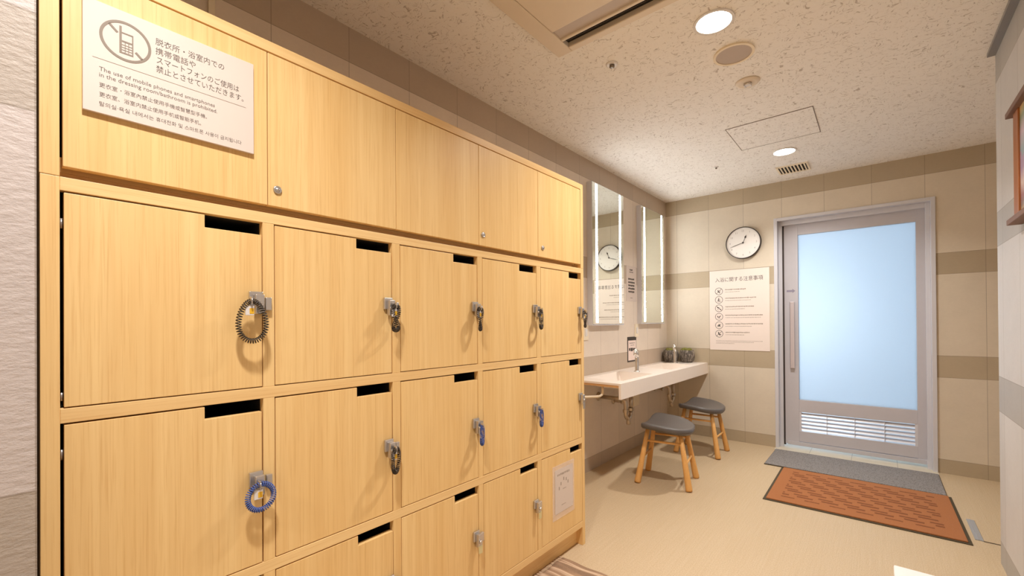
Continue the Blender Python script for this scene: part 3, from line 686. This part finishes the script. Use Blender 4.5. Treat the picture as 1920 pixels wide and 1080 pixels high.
# ------------------------------------------------------------------ wash counter
XC, CT, CY0 = -0.137, 0.775, 2.776
VC = thing('wash_counter', 'long white wash counter with two basins fixed under the mirrors', 'counter', (XW, 3.78, 0.66))
BAS = [(2.93, 3.49), (3.90, 4.47)]; BX0, BX1 = -0.505, -0.200
b = MB(); th = 0.014
b.box(XW, BX0, CY0, YB, CT-th, CT).box(BX1, XC, CY0, YB, CT-th, CT)
ys = [CY0] + [v for q in BAS for v in q] + [YB]
for k in (0, 2, 4): b.box(BX0, BX1, ys[k], ys[k+1], CT-th, CT)
obj('worktop', b, M['white_solid'], VC)
obj('apron', MB().box(XC-0.018, XC, CY0, YB, 0.664, CT-th), M['white_solid'], VC, 0.001)
obj('backing_board', MB().box(XW, XC-0.018, CY0+0.002, 2.90, CT-th-0.016, CT-th), M['plywood'], VC)
for (a, c) in BAS:
    b = MB(); m_ = 0.03; zf = CT-0.075
    o0 = [(BX0, a), (BX1, a), (BX1, c), (BX0, c)]; i0 = [(BX0+m_, a+0.14), (BX1-m_, a+0.14), (BX1-m_, c-m_), (BX0+m_, c-m_)]
    top = [b.b.verts.new((x, y, CT-0.0005)) for x, y in o0]; bot = [b.b.verts.new((x, y, zf)) for x, y in i0]
    ot = [b.b.verts.new((x, y, CT-0.0005-th)) for x, y in [(BX0-0.0, a-0.0), (BX1, a), (BX1, c), (BX0, c)]]
    ob = [b.b.verts.new((x+(-0.004 if x < -0.35 else 0.004), y, zf-0.010)) for x, y in i0]
    b.b.faces.new(bot); b.b.faces.new(ob[::-1])
    for i in range(4):
        j = (i+1) % 4
        b.b.faces.new((top[i], top[j], bot[j], bot[i])); b.b.faces.new((ot[j], ot[i], ob[i], ob[j])); b.b.faces.new((top[j], top[i], ot[i], ot[j]))
    bs = obj('basin', b, M['white_solid'], VC)
    obj('drain_slot', MB().lathe([(0.022, 0.0), (0.022, 0.002), (0.014, 0.003), (0.012, 0.001)], (-0.33, (a+c)/2+0.06, zf), 'Z', 24), M['chrome'], bs)
def faucet(label, x, y):
    g = thing('tap', label, 'tap', (x, y, CT), 'chrome taps on the wash counter')
    obj('tap_body', MB().lathe([(0.027, 0), (0.027, 0.004), (0.019, 0.007), (0.0165, 0.014), (0.016, 0.12), (0.016, 0.128)], (x, y, CT), 'Z', 24), M['chrome'], g)
    pts = [(x, y, CT+0.125)]
    for k in range(9):
        t = k/8*PI*0.80
        pts.append((x+0.010*(1-math.cos(t)), y-0.036*(1-math.cos(t)), CT+0.150+0.038*math.sin(t)))
    q = pts[-1]; pts.append((q[0]+0.002, q[1]-0.010, q[2]-0.030))
    obj('spout', MB().tube(pts, [0.0155]*9+[0.0165, 0.0165], 16), M['chrome'], g)
    return g
F1 = faucet('chrome tap near the middle of the white counter, in front of the small card', -0.372, 3.560)
dup(F1, (-0.392, 4.535, CT), 'chrome tap on the counter standing in front of the moss pots')

def trap(label, y):
    g = thing('drain_pipe', label, 'pipe', (-0.33, y, 0.40), 'drain pipes under the wash counter')
    x = -0.33
    b = MB().cyl((x, y, 0.688), (x, y, 0.63), 0.016).lathe([(0.024, 0), (0.024, 0.018), (0.018, 0.022)], (x, y, 0.602), 'Z', 20).cyl((x, y, 0.61), (x, y, 0.47), 0.0155)
    obj('tail_pipe', b, M['pipe'], g)
    u = [(x, y-0.048*(1-math.cos(t)), 0.47-0.048*math.sin(t)) for t in [k*PI/10 for k in range(11)]]
    u += [(x, y-0.096, 0.53), (x-0.004, y-0.102, 0.570), (x-0.03, y-0.108, 0.585), (XW+0.012, y-0.110, 0.585)]
    obj('u_bend', MB().tube(u, 0.0165, 14), M['pipe'], g)
    obj('slip_nut', MB().lathe([(0.024, 0), (0.024, 0.022)], (x, y-0.096, 0.478), 'Z', 8, smooth=False).lathe([(0.024, 0), (0.024, 0.022)], (x, y, 0.478), 'Z', 8, smooth=False), M['pipe'], g)
    obj('cleanout_cap', MB().lathe([(0.010, -0.055), (0.018, -0.050), (0.018, -0.022), (0.012, 0.0)], (x, y-0.048, 0.425), 'Z', 12), M['pipe'], g)
    obj('wall_flange', MB().lathe([(0.036, 0.0), (0.036, 0.006), (0.020, 0.016)], (XW, y-0.110, 0.585), 'X', 24), M['pipe'], g)
    return g
T1 = trap('plated drain trap hanging under the left basin of the counter', 3.345)
dup(T1, (-0.33, 4.30, 0.40), 'plated drain pipe under the far basin, behind the second stool')
def valve(label, y):
    g = thing('stop_valve', label, 'valve', (XW, y, 0.50), 'stop valves under the wash counter')
    obj('valve_body', MB().cyl((XW, y, 0.51), (XW+0.075, y, 0.51), 0.011).lathe([(0.028, 0), (0.028, 0.005), (0.014, 0.012)], (XW, y, 0.51), 'X', 20).cyl((XW+0.055, y, 0.50), (XW+0.055, y, 0.555), 0.011), M['pipe'], g)
    obj('hose', MB().tube([(XW+0.055, y, 0.55), (XW+0.056, y+0.01, 0.62), (XW+0.050, y+0.02, 0.68), (XW+0.040, y+0.025, 0.735)], 0.007, 10), M['pipe'], g)
    obj('valve_knob', MB().lathe([(0.017, 0.075), (0.019, 0.080), (0.019, 0.092), (0.012, 0.096)], (XW, y, 0.51), 'X', 8, smooth=False), M['pipe'], g)
    return g
V1 = valve('plated stop valve on the wall left of the near drain trap', 3.50)
dup(V1, (XW, 4.42, 0.50), 'plated stop valve on the wall below the far basin')
tag(obj('towel_rail', MB().tube([(-0.30, 2.815, 0.744), (-0.30, 2.815, 0.70), (-0.302, 2.808, 0.680), (-0.312, 2.795, 0.670), (-0.33, 2.775, 0.668), (-0.46, 2.62, 0.668), (-0.48, 2.60, 0.668), (-0.495, 2.59, 0.672), (-0.51, 2.585, 0.668), (XW, 2.585, 0.668)], 0.009, 12), M['cream'], loc=(-0.40, 2.70, 0.67)),
    'bent cream tube bracket under the left end of the white counter', 'rail')
tag(obj('pipe_cover_plate', MB().box(XW, XW+0.012, 3.90, 4.02, 0.40, 0.50), M['cream'], loc=(XW, 3.96, 0.40), bevel=0.003), 'square cream outlet plate on the wall below the counter', 'plate')

def pot(label, x, y, hgt, r, seed):
    g = thing('moss_pot', label, 'plant', (x, y, CT), 'bark-textured moss pots on the counter')
    rr = random.Random(seed)
    prof = [(r*0.62, 0.0), (r*0.72, 0.004), (r*0.90, hgt*0.18), (r, hgt*0.45), (r*0.99, hgt*0.68), (r*0.90, hgt*0.92), (r*0.86, hgt), (r*0.78, hgt), (r*0.78, hgt*0.9)]
    b = MB().lathe(prof, (x, y, CT), 'Z', 72)
    for v in b.b.verts:
        dx, dy = v.co.x-x, v.co.y-y; an = math.atan2(dy, dx)
        k = 1+0.018*math.sin(an*17+v.co.z*60+seed)+0.012*math.sin(an*31-v.co.z*90)
        v.co.x = x+dx*k; v.co.y = y+dy*k
    obj('pot', b, M['bark'], g)
    b = MB()
    for k in range(16):
        a = rr.uniform(0, 2*PI); q = r*0.58*math.sqrt(rr.random()); sz = rr.uniform(0.016, 0.030)
        c = Vector((x+q*math.cos(a), y+q*math.sin(a), CT+hgt*0.97+rr.uniform(-0.004, 0.010)))
        res = bmesh.ops.create_icosphere(b.b, subdivisions=3, radius=sz, matrix=Matrix.Translation(c))
        for v in res['verts']:
            dv = v.co-c; dv.z *= 0.7
            v.co = c+dv*(1+0.16*math.sin(dv.x*420+k)*math.sin(dv.y*380+k*2)*math.cos(dv.z*400))
    for f in b.b.faces: f.smooth = True
    obj('moss', b, M['moss'], g)
    return g
pot('grey bark-textured pot of green moss in the counter corner, left one, behind the far tap', -0.478, 4.655, 0.128, 0.080, 1)
pot('grey bark-textured pot of brownish moss, right one, nearer the poster', -0.322, 4.700, 0.130, 0.074, 2)

# ------------------------------------------------------------------ stools
def stool(label):
    g = thing('stool', label, 'stool', (0, 0, 0), 'stools at the wash counter')
    zt = 0.455
    b = MB(); nr, na = 14, 56
    def edge(th):
        c, s_ = math.cos(th), math.sin(th)
        ax = 0.195 if c > 0 else 0.150
        e = 2.3 if c > 0 else 7.0
        return 1.0/((abs(c)/ax)**e + (abs(s_)/0.232)**e)**(1/e)
    def zs(x, y, t):
        return zt-0.022+0.038*(y/0.232)**2*(0.55-2.6*x) - 0.012*max(0, x/0.195)**2 + 0.006*(t**4) - 0.010*max(0, (t-0.93)/0.07)**2
    ctr = b.b.verts.new((0, 0, zs(0, 0, 0))); rings = []
    for i in range(1, nr+1):
        t = i/nr if i < nr-1 else (0.955 if i == nr-1 else 1.0)
        rings.append([b.b.verts.new((t*edge(2*PI*k/na)*math.cos(2*PI*k/na), t*edge(2*PI*k/na)*math.sin(2*PI*k/na), zs(t*edge(2*PI*k/na)*math.cos(2*PI*k/na), t*edge(2*PI*k/na)*math.sin(2*PI*k/na), t))) for k in range(na)])
    for q, dz in ((1.0, -0.022), (0.95, -0.036), (0.80, -0.040)):
        rings.append([b.b.verts.new((q*v.co.x, q*v.co.y, v.co.z+dz)) for v in rings[nr-1]])
    for k in range(na): f = b.b.faces.new((ctr, rings[0][k], rings[0][(k+1) % na])); f.smooth = True
    b.loft(rings, cap0=False, cap1=True)
    obj('seat', b, M['leather'], g)
    LG = {}
    for sx in (-1, 1):
        for sy in (-1, 1):
            p0 = Vector((sx*0.112, sy*0.105, 0.420)); p1 = Vector((sx*0.182, sy*0.160, 0.004))
            b = MB(); b.tube([p0, p0.lerp(p1, 0.5), p0.lerp(p1, 0.97), p1], [0.0145, 0.0185, 0.0235, 0.0225], 14)
            obj('leg', b, M['stoolwood'], g); LG[(sx, sy)] = (p0, p1)
    def rung(a, c, z):
        pa = [LG[k][0].lerp(LG[k][1], (0.420-z)/0.416) for k in (a, c)]
        obj('rung', MB().cyl(pa[0], pa[1], 0.0085, None, 12), M['stoolwood'], g)
    rung((-1, -1), (1, -1), 0.315); rung((-1, 1), (1, 1), 0.315); rung((-1, -1), (-1, 1), 0.185); rung((1, -1), (1, 1), 0.175)
    return g
ST = stool('wooden stool with charcoal padded seat, the nearer of the two by the lockers')
ST.location = (-0.008, 3.275, 0); ST.rotation_euler = (0, 0, A(9))
S2 = dup(ST, (-0.035, 4.205, 0), 'wooden stool with charcoal padded seat, the farther one near the back wall')
S2.rotation_euler = (0, 0, A(1))

# ------------------------------------------------------------------ floor things
g = thing('grey_door_mat', 'long flat grey mat on the floor right against the sliding door', 'mat', (1.03, 4.42, 0))
obj('mat_pile', MB().box(0.486, 1.574, 4.156, 4.690, 0.0045, 0.011), M['mat_grey'], g, 0.003)
obj('mat_backing', MB().box(0.482, 1.578, 4.153, 4.694, 0.0005, 0.0045), M['mat_edge'], g)
g = thing('orange_door_mat', 'orange patterned pile mat with dark edging on the floor in front of the grey mat', 'mat', (1.108, 3.745, 0))
g.rotation_euler = (0, 0, A(0.6))
obj('mat_pile', MB().box(0.632, 1.584, 3.352, 4.138, 0.003, 0.012), M['mat_orange'], g, 0.003)
obj('rubber_edge', MB().box(0.616, 1.600, 3.334, 4.146, 0.0005, 0.0045), M['mat_edge'], g)
g = thing('floor_hatch', 'square floor hatch with a steel edge strip beside the right wall', 'hatch', (1.78, 3.60, 0))
obj('edge_strip', MB().box(1.622, 1.655, 3.440, 3.760, 0.0005, 0.004).box(1.635, 1.640, 3.44, 3.76, 0.004, 0.006), plain('brushed_edge_steel', lin(178, 184, 192), 0.3, 0.5, 0.03), g)
obj('hatch_lid', MB().box(1.657, 1.940, 3.443, 3.757, 0.0005, 0.003), M['floor'], g)
obj('hatch_gap', MB().box(1.655, 1.944, 3.436, 3.442, 0.0003, 0.0015).box(1.655, 1.944, 3.758, 3.762, 0.0003, 0.0015), M['gap_dark'], g)
RG = thing('striped_rug', 'brown and cream striped rug with a fringe lying along the locker kickboard', 'rug', (0.29, 1.46, 0))
b = MB(); nx_, ny_ = 30, 40
vv = [[b.b.verts.new((-0.010+0.60*i/nx_, 1.06+0.795*j/ny_, 0.007+0.0035*math.sin(j*0.9+0.35*math.sin(i*0.4))+0.002*math.sin(i*0.7))) for j in range(ny_+1)] for i in range(nx_+1)]
for i in range(nx_):
    for j in range(ny_): f = b.b.faces.new((vv[i][j], vv[i+1][j], vv[i+1][j+1], vv[i][j+1])); f.smooth = True
ext = bmesh.ops.extrude_face_region(b.b, geom=b.b.faces[:])
for v in [q for q in ext['geom'] if isinstance(q, bmesh.types.BMVert)]: v.co.z = 0.0008
obj('rug_body', b, M['rug'], RG)
b = MB(); rn = random.Random(2)
for k in range(90):
    y = 1.065+0.785*k/89; e = rn.uniform(-0.006, 0.006)
    b.tube([(-0.008, y, 0.007), (-0.018, y+e*0.5, 0.008), (-0.030, y+e, 0.0035)], 0.0018, 5)
fr_ = obj('fringe', b, M['fringe'], RG); fr_['kind'] = 'stuff'

WB = thing('white_bench', 'white bench top whose corner shows at the bottom edge of the picture', 'bench', (1.455, 1.34, 0))
obj('bench_top', MB().box(1.257, 1.675, 0.90, 1.776, 0.425, 0.45), M['white_paint'], WB, 0.004)
for x in (1.285, 1.645):
    for y in (0.93, 1.745): obj('leg', MB().box(x-0.018, x+0.018, y-0.018, y+0.018, 0.001, 0.425), M['white_paint'], WB, 0.002)

# ------------------------------------------------------------------ ceiling things
AC = thing('ceiling_air_conditioner', 'large cream air conditioner cassette set in the ceiling near the top edge', 'air conditioner', (0.55, 1.28, H-0.03))
ax0, ax1, ay0, ay1, az = 0.040, 1.060, 0.80, 1.772, H-0.028
sx0, sx1 = ax0+0.080, ax1-0.080
b = MB()
b.box(ax0, sx0, ay0, ay1, az, H).box(ax1-0.080, ax1, ay0, ay1, az, H)
b.box(sx0, sx1, ay1-0.038, ay1, az, H).box(sx0, sx1, ay0, ay0+0.038, az, H)
b.box(sx0, sx1, ay1-0.104, ay1-0.088, az+0.001, H).box(sx0, sx1, ay0+0.088, ay0+0.104, az+0.001, H)
obj('panel_frame', b, M['ac_white'], AC, 0.004)
obj('intake_panel', MB().box(sx0+0.006, sx1-0.006, ay0+0.180, ay1-0.180, az-0.006, H), M['ac_white'], AC, 0.004)
for y0, y1 in ((ay1-0.180, ay1-0.104), (ay0+0.104, ay0+0.180)): obj('inner_band', MB().box(sx0, sx1, y0, y1, az+0.010, H), M['ac_vane'], AC)
for y0, y1 in ((ay1-0.088, ay1-0.038), (ay0+0.038, ay0+0.088)):
    obj('outlet_slot', MB().box(sx0, sx1, y0, y1, H-0.004, H-0.001), M['black'], AC)
    ym = (y0+y1)/2
    obj('air_vane', MB().prism([(ym-0.008, az+0.012), (ym-0.008, az+0.015), (ym+0.006, az+0.022), (ym+0.006, az+0.019)], lambda a, c, e: Vector((e, a, c)), sx0+0.008, sx1-0.008), M['clock_rim'], AC)
DLAB = ['large glowing round downlight nearer the air conditioner', 'smaller glowing round downlight farther off, beside the ceiling vent', 'added unseen downlight for fill light, above the front of the room', 'added unseen downlight for fill light, at the rear of the room']
for i, (x, y) in enumerate(DOWNLIGHTS):
    g = thing('downlight', DLAB[i], 'light', (x, y, H-0.01), 'round ceiling downlights')
    obj('trim_ring', MB().annulus((x, y), 0.072, 0.084, lambda a, c, e: Vector((a, c, H-e)), 0.0, 0.006, 48), M['white_paint'], g)
    obj('lamp_face', MB().lathe([(0.072, -0.004), (0.072, -0.001)], (x, y, H), 'Z', 48, smooth=False), M['lamp_glow'], g)
g = thing('ceiling_speaker', 'round grey speaker grille in the ceiling just behind the nearer downlight', 'speaker', (0.691, 2.345, H))
obj('speaker_ring', MB().annulus((0.691, 2.345), 0.080, 0.092, lambda a, c, e: Vector((a, c, H-e)), 0.0, 0.008, 48), M['cream'], g)
obj('speaker_grille', MB().lathe([(0.080, -0.005), (0.080, -0.001)], (0.691, 2.345, H), 'Z', 48, smooth=False), M['speaker'], g)
g = thing('smoke_detector', 'pale round detector disc in the ceiling behind the speaker', 'detector', (0.685, 2.672, H))
obj('base_disc', MB().lathe([(0.045, -0.010), (0.058, -0.006), (0.062, -0.0005)], (0.685, 2.672, H), 'Z', 40), M['ac_white'], g)
obj('sensor_cage', MB().lathe([(0.016, -0.020), (0.020, -0.016), (0.020, -0.008)], (0.685, 2.672, H), 'Z', 20).box(0.668, 0.674, 2.655, 2.689, H-0.024, H-0.009).box(0.696, 0.702, 2.655, 2.689, H-0.024, H-0.009), M['steel'], g)
def sprinkler(label, x, y, s_):
    g = thing('sprinkler_head', label, 'sprinkler', (x, y, H), 'sprinkler heads in the ceiling')
    obj('escutcheon', MB().lathe([(0.024*s_, -0.006), (0.030*s_, -0.003), (0.031*s_, -0.0005)], (x, y, H), 'Z', 32), M['white_paint'], g)
    obj('nozzle', MB().lathe([(0.004*s_, -0.018), (0.013*s_, -0.016), (0.013*s_, -0.005)], (x, y, H), 'Z', 20), plain('grey_nozzle', lin(130, 120, 108), 0.4, 0.5, 0.03), g)
sprinkler('small sprinkler head in the ceiling beside the corner of the air conditioner', 0.193, 2.030, 1.0)
sprinkler('tiny sprinkler head in the far ceiling left of the vent', 0.178, 3.961, 0.6)
g = thing('ceiling_access_panel', 'square access panel outlined in the ceiling before the farther downlight', 'hatch', (0.68, 3.47, H))
hx0, hx1, hy0, hy1 = 0.434, 0.927, 3.237, 3.704
b = MB(); q = 0.004
b.box(hx0-q, hx1+q, hy0-q, hy0, H-0.003, H-0.0003).box(hx0-q, hx1+q, hy1, hy1+q, H-0.003, H-0.0003).box(hx0-q, hx0, hy0, hy1, H-0.003, H-0.0003).box(hx1, hx1+q, hy0, hy1, H-0.003, H-0.0003)
obj('panel_rim', b, plain('grey_brown_rim', lin(128, 112, 98), 0.5, 0.2, 0.03), g)
obj('panel_board', MB().box(hx0, hx1, hy0, hy1, H-0.002, H-0.0003), M['ceiling'], g)
VG = thing('ceiling_vent', 'small slotted vent grille in the far ceiling by the back wall', 'vent', (0.675, 4.44, H))
vx0, vx1, vy0, vy1 = 0.560, 0.790, 4.325, 4.550
obj('vent_back', MB().box(vx0+0.012, vx1-0.012, vy0+0.012, vy1-0.012, H-0.002, H-0.0003), M['black'], VG)
obj('vent_frame', MB().box(vx0, vx1, vy0, vy0+0.014, H-0.008, H).box(vx0, vx1, vy1-0.014, vy1, H-0.008, H).box(vx0, vx0+0.014, vy0+0.014, vy1-0.014, H-0.008, H).box(vx1-0.014, vx1, vy0+0.014, vy1-0.014, H-0.008, H), M['cream'], VG)
b = MB()
for k in range(8):
    x = vx0+0.026+k*0.0245; b.box(x, x+0.010, vy0+0.014, vy1-0.014, H-0.008, H-0.002)
obj('vent_slats', b, M['cream'], VG)

# ------------------------------------------------------------------ framed picture on the right wall
FP = thing('framed_picture', 'colourful picture in a brown wooden frame with projecting rails on the right wall', 'picture', (XR, 2.3, 1.59))
px = XR-0.030; py0, py1 = 1.95, 2.655
obj('frame_stile', MB().box(px, XR, py1-0.075, py1, 1.613, 2.034), M['framewood'], FP, 0.003)
obj('frame_stile', MB().box(px, XR, py0, py0+0.075, 1.613, 2.034), M['framewood'], FP, 0.003)
obj('frame_rail', MB().box(px-0.014, XR, py0-0.05, py1+0.050, 2.034, 2.056), M['capwood'], FP, 0.002)
obj('frame_rail', MB().box(px-0.014, XR, py0-0.05, py1+0.045, 1.591, 1.613), M['capwood'], FP, 0.002)
obj('picture_sheet', MB().box(XR-0.024, XR-0.002, py0+0.075, py1-0.075, 1.613, 2.034), M['picture'], FP)
